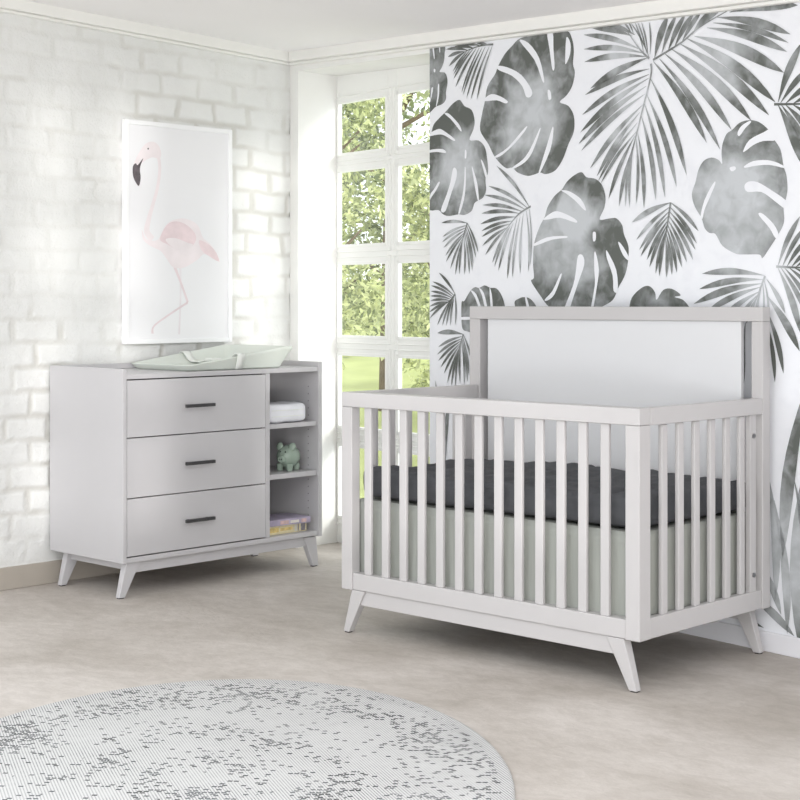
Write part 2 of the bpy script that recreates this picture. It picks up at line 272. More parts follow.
LEAFLETS=[(1.568,2.366,1.466,2.142,0.013),(1.549,2.367,1.425,2.146,0.0131),(1.522,2.368,1.395,2.154,0.0122),(1.502,2.368,1.371,2.172,0.0123),(1.482,2.369,1.361,2.184,0.0105),(1.462,2.369,1.32,2.213,0.0141),(1.442,2.37,1.306,2.251,0.0123),(1.422,2.368,1.306,2.271,0.0115),(1.402,2.366,1.302,2.285,0.0115),(1.395,2.367,1.274,2.313,0.016),(1.381,2.366,1.267,2.356,0.0151),(1.409,2.367,1.253,2.392,0.0142),(1.449,2.371,1.313,2.397,0.015),(1.489,2.377,1.381,2.397,0.0132),(1.542,2.374,1.462,2.393,0.0131),(1.803,1.656,1.594,1.845,0.0169),(1.791,1.652,1.542,1.76,0.0152),(1.778,1.646,1.516,1.722,0.0153),(1.76,1.638,1.502,1.679,0.0161),(1.741,1.631,1.496,1.642,0.017),(1.722,1.617,1.489,1.596,0.0162),(1.697,1.601,1.496,1.565,0.0137),(1.684,1.589,1.496,1.539,0.0137),(1.671,1.576,1.502,1.5,0.0137),(1.665,1.572,1.522,1.46,0.0137),(1.671,1.572,1.568,1.424,0.0137),(1.684,1.58,1.581,1.406,0.012),(1.703,1.592,1.607,1.388,0.0145),(1.728,1.612,1.665,1.353,0.0153),(1.747,1.62,1.697,1.357,0.0136),(1.766,1.629,1.747,1.373,0.0127),(1.785,1.64,1.797,1.381,0.0119),(1.803,1.647,1.809,1.406,0.0084),(1.402,1.604,1.222,1.612,0.0142),(1.397,1.594,1.229,1.548,0.0115),(1.392,1.583,1.226,1.524,0.0115),(1.387,1.573,1.236,1.498,0.0115),(1.382,1.562,1.25,1.462,0.0115),(1.377,1.551,1.254,1.435,0.0115),(1.373,1.541,1.285,1.403,0.0116),(1.368,1.53,1.32,1.375,0.0116),(1.373,1.541,1.347,1.377,0.0116),(1.377,1.551,1.381,1.374,0.0115),(1.382,1.562,1.415,1.378,0.0115),(1.387,1.573,1.436,1.391,0.0115),(1.392,1.583,1.442,1.422,0.0115),(1.397,1.594,1.46,1.448,0.0115),(1.402,1.604,1.476,1.47,0.0115),(1.319,1.289,1.205,1.388,0.0145),(1.312,1.283,1.159,1.348,0.0116),(1.305,1.277,1.147,1.33,0.0116),(1.298,1.272,1.145,1.304,0.0117),(1.291,1.266,1.141,1.282,0.0117),(1.284,1.261,1.141,1.26,0.0117),(1.277,1.255,1.135,1.234,0.0117),(1.277,1.255,1.135,1.208,0.0117),(1.284,1.261,1.135,1.178,0.0117),(1.291,1.266,1.193,1.149,0.0117),(1.298,1.272,1.228,1.146,0.0117),(1.305,1.277,1.256,1.146,0.0116),(1.312,1.283,1.285,1.147,0.0116),(1.319,1.289,1.319,1.151,0.0116),(1.375,1.111,1.193,1.114,0.0217),(1.37,1.102,1.199,1.05,0.013),(1.366,1.092,1.191,1.016,0.013),(1.362,1.083,1.199,0.987,0.013),(1.357,1.073,1.216,0.958,0.013),(1.353,1.064,1.239,0.93,0.013),(1.349,1.054,1.262,0.887,0.013),(1.349,1.054,1.291,0.877,0.013),(1.353,1.064,1.319,0.878,0.013),(1.357,1.073,1.352,0.89,0.013),(1.362,1.083,1.38,0.884,0.013),(1.366,1.092,1.402,0.9,0.013),(1.37,1.102,1.413,0.929,0.013),(1.375,1.111,1.441,0.966,0.013),(1.549,1.104,1.495,1.06,0.0156),(1.549,1.075,1.495,1.032,0.0156),(1.549,1.047,1.5,0.996,0.0141),(1.57,1.125,1.495,1.088,0.0141),(2.483,2.203,2.162,2.116,0.0305),(2.483,2.158,2.132,2.093,0.0244),(2.483,2.137,2.117,2.014,0.0265),(2.48,2.122,2.105,1.943,0.0285),(2.469,2.093,2.095,1.897,0.0286),(2.462,2.063,2.11,1.868,0.0225),(2.451,2.023,2.162,1.793,0.0245),(2.434,1.994,2.199,1.758,0.0225),(2.421,1.955,2.206,1.737,0.0164),(2.421,1.924,2.221,1.728,0.0144),(2.407,1.904,2.265,1.665,0.0206),(2.4,1.864,2.322,1.631,0.0185),(2.395,1.864,2.357,1.629,0.0124),(2.4,1.874,2.379,1.623,0.0124),(2.414,1.894,2.414,1.637,0.0144),(2.423,1.913,2.455,1.619,0.0205),(2.441,1.983,2.517,1.647,0.0225),(2.455,2.033,2.564,1.654,0.0225),(2.469,2.062,2.623,1.691,0.0245),(2.489,2.121,2.673,1.733,0.0285),(2.455,2.222,2.125,2.28,0.0225),(2.469,2.207,2.129,2.228,0.0245),(2.434,2.24,2.125,2.339,0.0225),(2.393,2.297,2.169,2.361,0.0247),(2.407,2.3,2.25,2.364,0.0185),(2.483,2.203,2.386,2.35,0.0071),(2.455,2.217,2.407,2.352,0.0072),(2.476,2.215,2.441,2.347,0.0061),(2.469,2.22,2.421,2.35,0.0061),(2.487,2.213,2.483,2.341,0.0081),(2.386,2.314,2.35,2.355,0.0082),(2.4,2.306,2.372,2.357,0.0062),(2.51,2.194,2.58,2.353,0.0329),(2.548,2.209,2.624,2.351,0.0231),(2.58,2.214,2.668,2.345,0.0249),(2.612,2.225,2.711,2.343,0.0248),(2.649,2.239,2.747,2.343,0.0209),(2.699,2.26,2.796,2.34,0.0207),(2.735,2.284,2.843,2.338,0.0188),(2.82,2.309,3.155,2.2,0.0315),(2.802,2.291,3.147,2.171,0.0204),(2.772,2.277,3.14,2.14,0.0317),(2.711,2.254,3.127,2.067,0.0433),(2.674,2.25,3.089,1.966,0.0416),(2.637,2.236,3.061,1.922,0.0399),(2.599,2.219,2.982,1.909,0.0382),(2.563,2.207,2.89,1.885,0.0326),(2.535,2.191,2.837,1.816,0.0289),(2.503,2.185,2.772,1.847,0.0329),(2.879,2.319,3.187,2.298,0.0405),(3.1,1.965,3.203,2.165,0.0321),(3.111,1.962,3.235,2.074,0.0231),(3.133,1.958,3.256,2.019,0.0213),(3.165,1.954,3.277,1.982,0.0194),(3.1,1.956,3.205,1.735,0.0374),(3.114,1.955,3.235,1.768,0.0267),(3.133,1.953,3.256,1.818,0.0231),(3.165,1.95,3.287,1.859,0.0212),(3.099,1.381,3.196,1.556,0.0214),(3.119,1.379,3.216,1.518,0.0181),(3.138,1.378,3.228,1.476,0.017),(3.158,1.377,3.241,1.439,0.0159),(3.177,1.377,3.254,1.412,0.0138),(3.099,1.376,3.2,1.139,0.0278),(3.112,1.376,3.235,1.187,0.0192),(3.128,1.375,3.247,1.234,0.017),(3.148,1.375,3.26,1.281,0.0159),(3.171,1.374,3.266,1.323,0.0138),(3.039,1.349,2.749,1.36,0.0248),(3.032,1.335,2.734,1.302,0.0238),(3.025,1.32,2.708,1.247,0.027),(3.02,1.307,2.76,1.211,0.0227),(3.015,1.291,2.831,1.183,0.0206),(3.013,1.283,2.902,1.162,0.0162),(3.015,1.283,2.957,1.174,0.013),(3.025,1.304,2.998,1.174,0.0108),(3.032,1.32,3.032,1.185,0.0086),(3.039,1.331,3.059,1.196,0.0086),(3.049,1.336,3.132,1.213,0.0183),(3.048,1.279,3.194,1.08,0.0305),(3.05,1.225,3.124,0.999,0.0216),(3.048,1.189,3.086,0.966,0.018),(2.954,1.179,2.946,0.951,0.0237),(2.593,1.634,2.391,1.566,0.0229),(2.589,1.618,2.415,1.497,0.0163),(2.586,1.601,2.431,1.457,0.0163),(2.583,1.585,2.438,1.432,0.0163),(2.58,1.568,2.471,1.417,0.0163),(2.577,1.551,2.484,1.388,0.0163),(2.574,1.535,2.516,1.363,0.0163),(2.57,1.518,2.535,1.353,0.0163),(2.567,1.501,2.571,1.348,0.0163),(2.57,1.518,2.599,1.357,0.0163),(2.574,1.535,2.624,1.366,0.0163),(2.577,1.551,2.649,1.385,0.0163),(2.58,1.568,2.674,1.403,0.0163),(2.583,1.585,2.705,1.412,0.0163),(2.586,1.601,2.717,1.449,0.0163),(2.589,1.618,2.723,1.473,0.0163),(2.593,1.634,2.732,1.519,0.0163),(3.243,1.016,3.119,0.336,0.0559),(3.269,0.843,3.192,0.029,0.0766),(3.083,0.546,3.14,0.076,0.0357),(3.052,0.65,3.088,0.189,0.0359),(3.171,0.625,3.243,0.038,0.0494),(3.016,0.323,3.114,0.14,0.0289),(2.948,0.204,3.171,0.074,0.0328),(2.686,0.128,3.039,0.081,0.0264),(1.208,0.494,1.179,0.9,0.0272),(1.25,0.498,1.278,0.814,0.027),(1.549,0.305,1.509,0.826,0.0392),(1.614,0.312,1.588,0.7,0.0259)]
RIBS=[[(1.575,2.372),(1.489,2.377),(1.395,2.367)],[(1.812,1.658),(1.735,1.627),(1.659,1.568)],[(1.402,1.604),(1.385,1.567),(1.368,1.53)],[(1.319,1.289),(1.296,1.27),(1.274,1.252)],[(1.375,1.111),(1.361,1.081),(1.347,1.049)],[(2.492,2.177),(2.492,2.131),(2.455,2.023),(2.414,1.904),(2.372,1.783)],[(2.483,2.198),(2.434,2.24),(2.365,2.322)],[(2.503,2.19),(2.649,2.239),(2.735,2.284),(2.879,2.328)],[(3.083,1.96),(3.171,1.952),(3.277,1.943)],[(3.092,1.38),(3.158,1.376),(3.235,1.374)],[(3.042,1.347),(3.022,1.304),(2.992,1.239)],[(2.593,1.634),(2.58,1.568),(2.567,1.501)]]
WASH=[(1.809,2.048,0.16),(1.996,1.489,0.17),(2.072,1.61,0.1),(1.381,1.885,0.12),(2.897,1.577,0.17),(2.793,2.154,0.13),(3.052,1.289,0.11),(2.389,2.016,0.1),(2.351,2.248,0.06),(1.741,1.518,0.07),(1.313,1.532,0.06),(3.14,0.339,0.2),(2.431,1.543,0.07)]
BIRD={'body': [(4.427,1.593),(4.446,1.555),(4.488,1.543),(4.526,1.554),(4.565,1.616),(4.613,1.646),(4.686,1.655),(4.762,1.628),(4.798,1.566),(4.853,1.528),(4.905,1.452),(4.853,1.472),(4.802,1.487),(4.762,1.459),(4.682,1.421),(4.613,1.42),(4.574,1.458),(4.536,1.496),(4.469,1.521),(4.431,1.55)],'wing': [(4.532,1.553),(4.574,1.62),(4.633,1.64),(4.702,1.621),(4.752,1.575),(4.732,1.528),(4.652,1.504),(4.574,1.53)],'feather': [(4.565,1.551),(4.623,1.56),(4.702,1.539),(4.732,1.531),(4.686,1.504),(4.613,1.513)],'tail': [(4.772,1.554),(4.833,1.535),(4.88,1.496),(4.896,1.454),(4.833,1.479),(4.786,1.507)],'head': [(4.44,1.991),(4.484,2.01),(4.522,1.997),(4.54,1.96),(4.53,1.933),(4.488,1.936),(4.459,1.925),(4.427,1.908),(4.39,1.884),(4.376,1.889),(4.397,1.935)],'beak': [(4.433,1.929),(4.416,1.89),(4.414,1.864),(4.418,1.837),(4.408,1.797),(4.386,1.817),(4.373,1.846),(4.373,1.887),(4.39,1.902),(4.401,1.894)],'eye': [(4.457,1.977),(4.465,1.979),(4.467,1.973),(4.459,1.97)]}
BIRD_STROKES=[('neck',[(4.518,1.958),(4.532,1.89),(4.518,1.796),(4.492,1.718),(4.465,1.64),(4.455,1.586),(4.488,1.549)],[0.02,0.018,0.018,0.02,0.026,0.034,0.034]),('leg',[(4.619,1.428),(4.658,1.35),(4.702,1.253)],[0.018,0.012,0.013]),('leg',[(4.702,1.253),(4.574,1.187),(4.497,1.141),(4.488,1.106)],[0.011,0.009,0.009,0.014]),('leg2',[(4.656,1.429),(4.658,1.288),(4.649,1.1)],[0.014,0.01,0.012])]
WORLD, SUN, FILL_SUN, KEY, CEIL_FILL, EXPO = 1.75, 0.9, 1.8, 52, 45, 0.22

# ------------------------------------------------------------------ value noise for height fields
def vnoise(X, Y, s, seed):
    r = np.random.RandomState(seed); T = r.rand(256, 256)
    x = X/s+37; y = Y/s+91; xi = np.floor(x).astype(int); yi = np.floor(y).astype(int); fx = x-xi; fy = y-yi
    fx = fx*fx*(3-2*fx); fy = fy*fy*(3-2*fy); g = lambda a, b: T[a % 256, b % 256]
    return (g(xi, yi)*(1-fx)+g(xi+1, yi)*fx)*(1-fy)+(g(xi, yi+1)*(1-fx)+g(xi+1, yi+1)*fx)*fy-.5
def grid_mesh(name, P):
    n, m_ = P.shape[:2]; me = bpy.data.meshes.new(name)
    me.vertices.add(n*m_); me.vertices.foreach_set('co', P.reshape(-1).astype(np.float32))
    i, j = np.meshgrid(np.arange(n-1), np.arange(m_-1), indexing='ij'); a = (i*m_+j).ravel()
    q = np.stack([a, a+m_, a+m_+1, a+1], 1).astype(np.int32)
    me.loops.add(q.size); me.loops.foreach_set('vertex_index', q.ravel()); me.polygons.add(len(q))
    me.polygons.foreach_set('loop_start', np.arange(0, q.size, 4, dtype=np.int32)); me.update(calc_edges=True)
    me.polygons.foreach_set('use_smooth', np.ones(len(q), dtype=bool)); me.update()
    return me

# ================================================================== SETTING
# --- brick wall on the left: one modelled relief of whitewashed bricks
def brick_wall():
    y0, y1, z0, z1, d = 1.6, CORNER[1], .09, 2.66, .0065
    ys = np.linspace(y0, y1, int((y1-y0)/d)); zs = np.linspace(z0, z1, int((z1-z0)/d))
    Yg, Zg = np.meshgrid(ys, zs, indexing='ij')
    Yw = Yg+.018*vnoise(Yg, Zg, .16, 1)+.008*vnoise(Yg, Zg, .05, 2)
    Zw = Zg+.020*vnoise(Yg, Zg, .22, 3)+.007*vnoise(Yg, Zg, .05, 4)
    rh, bl = .1065, .232
    row = np.floor(Zw/rh).astype(int); fz = Zw-row*rh
    rr = np.random.RandomState(5); roff = rr.uniform(-.03, .03, 400); bo = rr.uniform(-.018, .018, (400, 400))
    t = Yw+(row % 2)*bl*.5+roff[row]
    c = np.floor(t/bl).astype(int); ft = t-c*bl
    L = bo[row, c % 400]+.0; R_ = bl+bo[row, (c+1) % 400]
    dl = ft-np.maximum(L, 0)*1.0; dr = np.minimum(R_, bl)-ft
    de = np.minimum(np.minimum(dl, dr), np.minimum(fz, rh-fz))
    sm = np.clip((de-.0015)/.020, 0, 1); sm = sm*sm*(3-2*sm)
    smear = np.clip(.55+2.0*vnoise(Yg, Zg, .35, 6)+.8*vnoise(Yg, Zg, .07, 7), .18, 1)
    tilt = rr.uniform(-.003, .003, (400, 400))[row, c % 400]
    h = -.0078*(1-sm)*smear+tilt*sm+  .0050*vnoise(Yg, Zg, .09, 8)+.0026*vnoise(Yg, Zg, .03, 9)+.0012*vnoise(Yg, Zg, .014, 10)
    P = np.stack([LW+h, Yg, Zg], -1)
    me = grid_mesh('wall_left', P)
    at = me.attributes.new('joint', 'FLOAT', 'POINT'); at.data.foreach_set('value', (np.clip(1-sm*1.15, 0, 1)*smear*.85).ravel().astype(np.float32))
    o = new_obj('wall_left', me, M['brick']); tag(o, 'whitewashed brick wall behind the dresser', kind='structure')
    boxes('core', [(LW-.16, LW-.016, y0, y1+.3, 0, 2.66)], M['paint'], o, 0)
brick_wall()

fl = boxes('floor', [(-8, 1.6, -3.2, CORNER[1]+.32, -.12, 0)], M['floor'], None, 0); tag(fl, 'mottled beige limewashed floor', kind='structure')
# right wall frame: x = s along the wall, y = into the wall
def rw(name, lst, m, parent=None, bevel=0): return boxes(name, lst, m, parent, bevel, (CORNER[0], CORNER[1], 0), RW_ANG)
def soff(s): return 2.437-.0405*s
def rw_bm(name, bm, m, bevel=0, parent=None): return from_bm(name, bm, m, parent, (CORNER[0], CORNER[1], 0), RW_ANG, bevel=bevel)
bm = bmesh.new(); TH = .30
S0, S1 = .0726, 1.1361
hexa(bm, [(0, 0, 0), (S0, 0, 0), (.0438, .27, 0), (0, TH, 0)], [(0, 0, 2.66), (S0, 0, 2.66), (.0438, .27, 2.66), (0, TH, 2.66)])
hexa(bm, [(S0, 0, soff(S0)), (S1, 0, soff(S1)), (S1, TH, soff(S1)), (.04, TH, soff(.04))], [(S0, 0, 2.66), (S1, 0, 2.66), (S1, TH, 2.66), (.04, TH, 2.66)])
box(bm, S1, 6.9, 0, TH, 0, 2.66)
wr = rw_bm('wall_back', bm, M['paint']); tag(wr, 'white plastered wall with the tall window opening', kind='structure')

# --- ceiling and cornice
def wpt(s, n): c, q = math.cos(RW_ANG), math.sin(RW_ANG); return (CORNER[0]+s*c-n*q, CORNER[1]+s*q+n*c)
bm = bmesh.new()
pts = [(LW-.1, 2.2), (1.6, 2.2), (1.6, CORNER[1]-.9), (LW-.1, CORNER[1]+.3)]
lo = [(x, y, ceil_z(x, y)+.062) for x, y in pts]; hi = [(x, y, z+.1) for x, y, z in lo]
hexa(bm, lo, hi); c = from_bm('ceiling', bm, M['ceiling']); tag(c, 'pale grey ceiling', kind='structure')
def strip(bm, a, b, na, nb, h0, h1, d0, d1):   # board between two wall points, set d0..d1 off the wall
    P = []
    for h in (h0, h1):
        for (p, n, d) in ((a, na, d0), (b, nb, d0), (b, nb, d1), (a, na, d1)):
            x, y = p[0]+n[0]*d, p[1]+n[1]*d
            P.append((x, y, ceil_z(p[0], p[1])+h))
    hexa(bm, P[:4], P[4:])
nR = (math.sin(RW_ANG), -math.cos(RW_ANG)); nL = (1, 0)
cdiag = (1.0, -(1+math.sin(RW_ANG)*-1)/math.cos(RW_ANG)*1.0)
# mitred inner corner direction
k = (1-nR[0])/nR[1] if abs(nR[1]) > 0 else -1
nC = (1, k)
for nm, a, b, na, nb in (('trim_1', (LW, 2.2), CORNER, nL, nC), ('trim_2', CORNER, wpt(4.9, 0), nC, nR)):
    bm = bmesh.new(); strip(bm, a, b, na, nb, .012, .075, -.01, .050); strip(bm, a, b, na, nb, -.002, .012, -.01, .028)
    o = from_bm(nm, bm, M['cornice'], bevel=.004); tag(o, 'cream cornice under the ceiling', kind='structure')

o = boxes('baseboard_left', [(LW-.012, LW+.012, 1.6, CORNER[1], 0, .098)], M['base_grey'], None, .003); tag(o, 'grey baseboard under the brick wall', kind='structure')
o = rw('baseboard_back', [(S1, 6.9, -.014, 0, 0, .072)], M['base_white'], None, .004); tag(o, 'white baseboard under the mural', kind='structure')
o = rw('baseboard_reveal', [(.0, S0, -.012, 0, 0, .09)], M['base_white'], None, .003); tag(o, 'short white baseboard at the window jamb', kind='structure'); o.name = 'baseboard_corner'

# --- tall window set deep in the reveal
win = empty('window_1', (*wpt(0, .266), 0), RW_ANG); tag(win, 'tall white multi-pane window', kind='structure')
WX0, WX1 = .040, S1
cols = [(.050, .471), (.556, .976)]; rows = [(.131, .519), (.601, .989), (1.071, 1.459), (1.541, 1.94), (2.016, 2.297)]
L_ = [(WX0, cols[0][0], 0, .028, 0, 2.44), (cols[0][1], cols[1][0], 0, .028, 0, 2.44), (cols[1][1], WX1, 0, .028, 0, 2.44)]
for a, b in cols:
    zz = [0]+[v for r in rows for v in r]+[2.44]
    for i in range(0, len(zz), 2): L_.append((a, b, 0, .028, zz[i], zz[i+1]))
boxes('window_frame', L_, M['winframe'], win, .003)
# raised bead round each pane
bd = []
for a, b in cols:
    for z0, z1 in rows:
        t = .012
        bd += [(a-.004, a+t, -.005, .020, z0-.004, z1+.004), (b-t, b+.004, -.005, .020, z0-.004, z1+.004), (a, b, -.005, .020, z0-.004, z0+t), (a, b, -.005, .020, z1-t, z1+.004)]
        bd += [(a-.03, a-.024, -.006, .01, z0-.03, z1+.03), (b+.024, b+.03, -.006, .01, z0-.03, z1+.03), (a-.03, b+.03, -.006, .01, z0-.03, z0-.024), (a-.03, b+.03, -.006, .01, z1+.024, z1+.03)]
boxes('glazing_bead', bd, M['winframe'], win, .002)
boxes('pane', [(a, b, .010, .014, z0, z1) for a, b in cols for z0, z1 in rows], M['glass'], win, 0)

# --- mural wallpaper
def smooth_poly(pts, n=4):
    out = []; N = len(pts)
    for i in range(N):
        p0, p1, p2, p3 = [np.array(pts[(i+k_-1) % N]) for k_ in range(4)]
        for t in np.arange(n)/n:
            out.append(tuple(.5*((2*p1)+(p2-p0)*t+(2*p0-5*p1+4*p2-p3)*t*t+(3*p1-p0-3*p2+p3)*t**3)))
    return out
def poly(bm, pts, off, mi, clamp=None):
    if clamp: pts = [(max(p[0], clamp), p[1]) for p in pts]
    q = []
    for p in pts:
        if not q or abs(p[0]-q[-1][0])+abs(p[1]-q[-1][1]) > 1e-5: q.append(p)
    if len(q) > 1 and abs(q[0][0]-q[-1][0])+abs(q[0][1]-q[-1][1]) < 1e-5: q.pop()
    if len(q) < 3: return
    from mathutils.geometry import tessellate_polygon
    vs = [bm.verts.new((p[0], off, p[1])) for p in q]
    for t in tessellate_polygon([[Vector((p[0], p[1], 0)) for p in q]]):
        try: f = bm.faces.new([vs[i] for i in t]); f.material_index = mi
        except ValueError: pass
def lens(b, t, w, bend=.04, n=9):
    b = np.array(b); t = np.array(t); d = t-b; L = np.hypot(*d)
    if L < 1e-6: return []
    e = d/L; nn = np.array([-e[1], e[0]])
    if nn[1] < 0: nn = -nn
    A, B_ = [], []
    for i in range(n+1):
        u = i/n; c = b+d*u+nn*L*bend*math.sin(math.pi*u)
        ww = w*.51*(math.sin(math.pi*u**1.35)**.85)*(1 if 0 < u < 1 else 0)+.0008*(1-u)
        A.append(tuple(c+nn*ww)); B_.append(tuple(c-nn*ww))
    return A+B_[::-1]
def stroke(pts, ws, n=5):
    P = [np.array(p) for p in pts]; out = []; W_ = []
    for i in range(len(P)-1):
        p0 = P[max(i-1, 0)]; p1 = P[i]; p2 = P[i+1]; p3 = P[min(i+2, len(P)-1)]
        for t in np.arange(n)/n:
            out.append(.5*((2*p1)+(p2-p0)*t+(2*p0-5*p1+4*p2-p3)*t*t+(3*p1-p0-3*p2+p3)*t**3)); W_.append(ws[i]*(1-t)+ws[i+1]*t)
    out.append(P[-1]); W_.append(ws[-1]); A, B_ = [], []
    for i, c in enumerate(out):
        d = out[min(i+1, len(out)-1)]-out[max(i-1, 0)]; d = d/np.hypot(*d); nn = np.array([-d[1], d[0]])
        A.append(tuple(c+nn*W_[i]/2)); B_.append(tuple(c-nn*W_[i]/2))
    return A+B_[::-1]
def muralmat(name, dark, light, leaf):
    m = bpy.data.materials.new(name); m.use_nodes = True; nt = m.node_tree; b = nt.nodes['Principled BSDF']
    b.inputs['Roughness'].default_value = .75; b.inputs['Specular IOR Level'].default_value = .2
    g = G(nt); L = nt.links; tc = nt.nodes.new('ShaderNodeTexCoord')
    def nz(sc, det, dist=0):
        n = nt.nodes.new('ShaderNodeTexNoise'); n.inputs['Scale'].default_value = sc; n.inputs['Detail'].default_value = det; n.inputs['Distortion'].default_value = dist
        L.new(tc.outputs['Object'], n.inputs['Vector']); return n
    fac = g.m('MULTIPLY', g.m('SUBTRACT', nz(3.2, 6, .6).outputs['Fac'], .5), 1.9 if leaf else 1.2)
    fac = g.m('ADD', fac, g.m('MULTIPLY', g.m('SUBTRACT', nz(18, 6, .5).outputs['Fac'], .5), 1.3))
    if leaf:
        fac = g.m('ADD', fac, .17)
        wv = nz(4.5, 7, .8); off = nt.nodes.new('ShaderNodeVectorMath'); off.operation = 'MULTIPLY_ADD'
        L.new(wv.outputs['Color'], off.inputs[0]); off.inputs[1].default_value = (.30, 0, .30); L.new(tc.outputs['Object'], off.inputs[2])
        for (s, z, r) in WASH:
            dn = nt.nodes.new('ShaderNodeVectorMath'); dn.operation = 'DISTANCE'; L.new(off.outputs[0], dn.inputs[0]); dn.inputs[1].default_value = (s+.15, 0, z+.15)
            f = g.m('MULTIPLY', g.m('SUBTRACT', 1.15, g.m('DIVIDE', dn.outputs['Value'], r*1.3)), 1.15)
            fac = g.m('MAXIMUM', fac, g.m('ADD', g.m('MINIMUM', f, .66), g.m('MULTIPLY', fac, .6)))
    cl = nt.nodes.new('ShaderNodeValToRGB'); e = cl.color_ramp.elements
    e[0].position = -.0; e[0].color = dark; e[1].position = .95; e[1].color = light
    L.new(fac, cl.inputs[0]); L.new(cl.outputs[0], b.inputs['Base Color'])
    return m
M['paper'] = muralmat('mural_paper', srgb(236, 237, 241), srgb(224, 225, 231), False)
M['muralleaf'] = muralmat('watercolour_leaf', srgb(100, 103, 99), srgb(196, 199, 202), True)
bm = bmesh.new()
def quadp(s0, s1, z0, z1, off, mi):
    f = bm.faces.new([bm.verts.new(p) for p in ((s0, off, z0), (s1, off, z0), (s1, off, z1), (s0, off, z1))]); f.material_index = mi
box(bm, S1, 6.9, -.0020, -.0002, .05, 2.62)
SC = S1+.001
for (ds, dz, smin, smax) in ((0, 0, 0, 9), (2.42, .0, 3.45, 7), (.35, -1.47, 0, 2.55), (2.0, -1.55, 3.5, 7)):
    lim = .80 if dz < 0 else 9
    def sh(pts): return [(p[0]+ds, p[1]+dz) for p in pts]
    def ok(pts):
        q = sh(pts); return min(p[0] for p in q) > smin-.001 and max(p[0] for p in q) < smax and max(p[1] for p in q) < lim and min(p[1] for p in q) > (.06 if dz < 0 else -5)
    for P in MONSTERA:
        if ok(P): poly(bm, smooth_poly(sh(P)), -.0030, 1, SC)
    for P in SLITS:
        if ok(P): poly(bm, smooth_poly(sh(P), 3), -.0036, 0, SC)
    for (a, b_, c_, d_, w_) in LEAFLETS:
        if ok([(a, b_), (c_, d_)]): poly(bm, lens(*sh([(a, b_), (c_, d_)]), w_*1.0), -.0044, 1, SC)
    for P in RIBS:
        if ok(P): poly(bm, stroke(sh(P), [.009]+[.007]*(len(P)-2)+[.003]), -.0048, 1, SC)
bmesh.ops.recalc_face_normals(bm, faces=bm.faces)
for f in bm.faces:
    if f.normal.y > 0 and f.calc_center_median().y < -.0025: f.normal_flip()
me = bpy.data.meshes.new('mural'); bm.to_mesh(me); bm.free()
mu = new_obj('mural', me, [M['paper'], M['muralleaf']], wr)
tag(mu, 'grey watercolour print of split leaves and palm fronds')

# ================================================================== CRIB
W = M['white']
crib = empty('crib', (-2.8625, 4.0963, 0))
tag(crib, 'white convertible crib with slatted sides and tall solid headboard', 'crib')
X0 = -1.357; X1 = .006
boxes('top_rail', [(X0, X1, 0, .062, .858, .913)], W, crib, .003)
boxes('bottom_rail', [(X0+.055, X1-.055, .006, .05, .169, .232)], W, crib, .003)
for a, dp in ((X0, .044), (X1-.056, .062)): boxes('post', [(a, a+.056, 0, dp, .168, .8575)], W, crib, .003)
for i in range(13): boxes('slat', [(-1.2480+i*.0908, -1.2480+i*.0908+.035, .012, .028, .231, .859)], W, crib, .004)
for sx in (0, 1):      # the two ends
    a, b = ((X0, X0+.036) if sx == 0 else (X1-.036, X1))
    boxes('end_top_rail', [(a, b, .0625, .7515, .856, .913)], W, crib, .003)
    boxes('end_bottom_rail', [(a+.004, b-.004, .0625, .7505, .168, .235)], W, crib, .003)
    c_ = (a+b)/2
    for v in (.158, .254, .350, .446, .542, .636): boxes('slat', [(c_-.008, c_+.008, v-.017, v+.017, .234, .855)], W, crib, .004)
    boxes('end_stile', [(a+.008, b-.008,   .682, .722, .234, .857)], W, crib, .002)
    for z in (.782, .293):
        xx = b-.008 if sx else a+.008
        cyl('bolt', (xx-.003, .704, z), (xx+.004, .704, z), .0085, M['steel'], crib, 14)
# headboard
boxes('headboard_frame', [(X0-.012, X0+.045, .752, .804, .166, 1.184), (-.040, X1, .752, .804, .166, 1.184), (X0-.012, X1, .752, .804, 1.184, 1.236), (X0+.045, -.04, .757, .792, .168, .232)], W, crib, .003)
boxes('headboard_panel', [(-1.280, -.088, .764, .784, .30, 1.190), (X0+.05, -.035, .768, .780, .30, .36)], M['panel'], crib, .002)
boxes('mattress_support', [(X0+.075, -.075, .085, .735, .488, .503)], W, crib, .002)
boxes('apron', [(-1.30, -.06, .016, .036, .112, .1685)], W, crib, .002); boxes('apron', [(-1.30, -.06, .774, .794, .112, .1675)], W, crib, .002)
def leg(x_top0, x_top1, x_bot0, x_bot1, y0, y1, ztop, m, parent, fy=0):
    bm = bmesh.new(); ym = (y0+y1)/2+fy; hw = (y1-y0)/2*.72
    hexa(bm, [(x_bot0, ym-hw, 0.004), (x_bot1, ym-hw, 0.004), (x_bot1, ym+hw, 0.004), (x_bot0, ym+hw, 0.004)], [(x_top0, y0, ztop), (x_top1, y0, ztop), (x_top1, y1, ztop), (x_top0, y1, ztop)])
    l = from_bm('leg', bm, m, parent, bevel=.003)
    boxes('glide', [(min(x_bot0, x_bot1)+.004, max(x_bot0, x_bot1)-.004, ym-hw+.004, ym+hw-.004, 0, .005)], M['dark'], l, 0)
for y0 in (.006, .764):
    leg(-1.308, -1.240, -1.358, -1.328, y0, y0+.038, .168, W, crib)
    leg(-.130, -.060, -.044, -.014, y0, y0+.038, .168, W, crib)

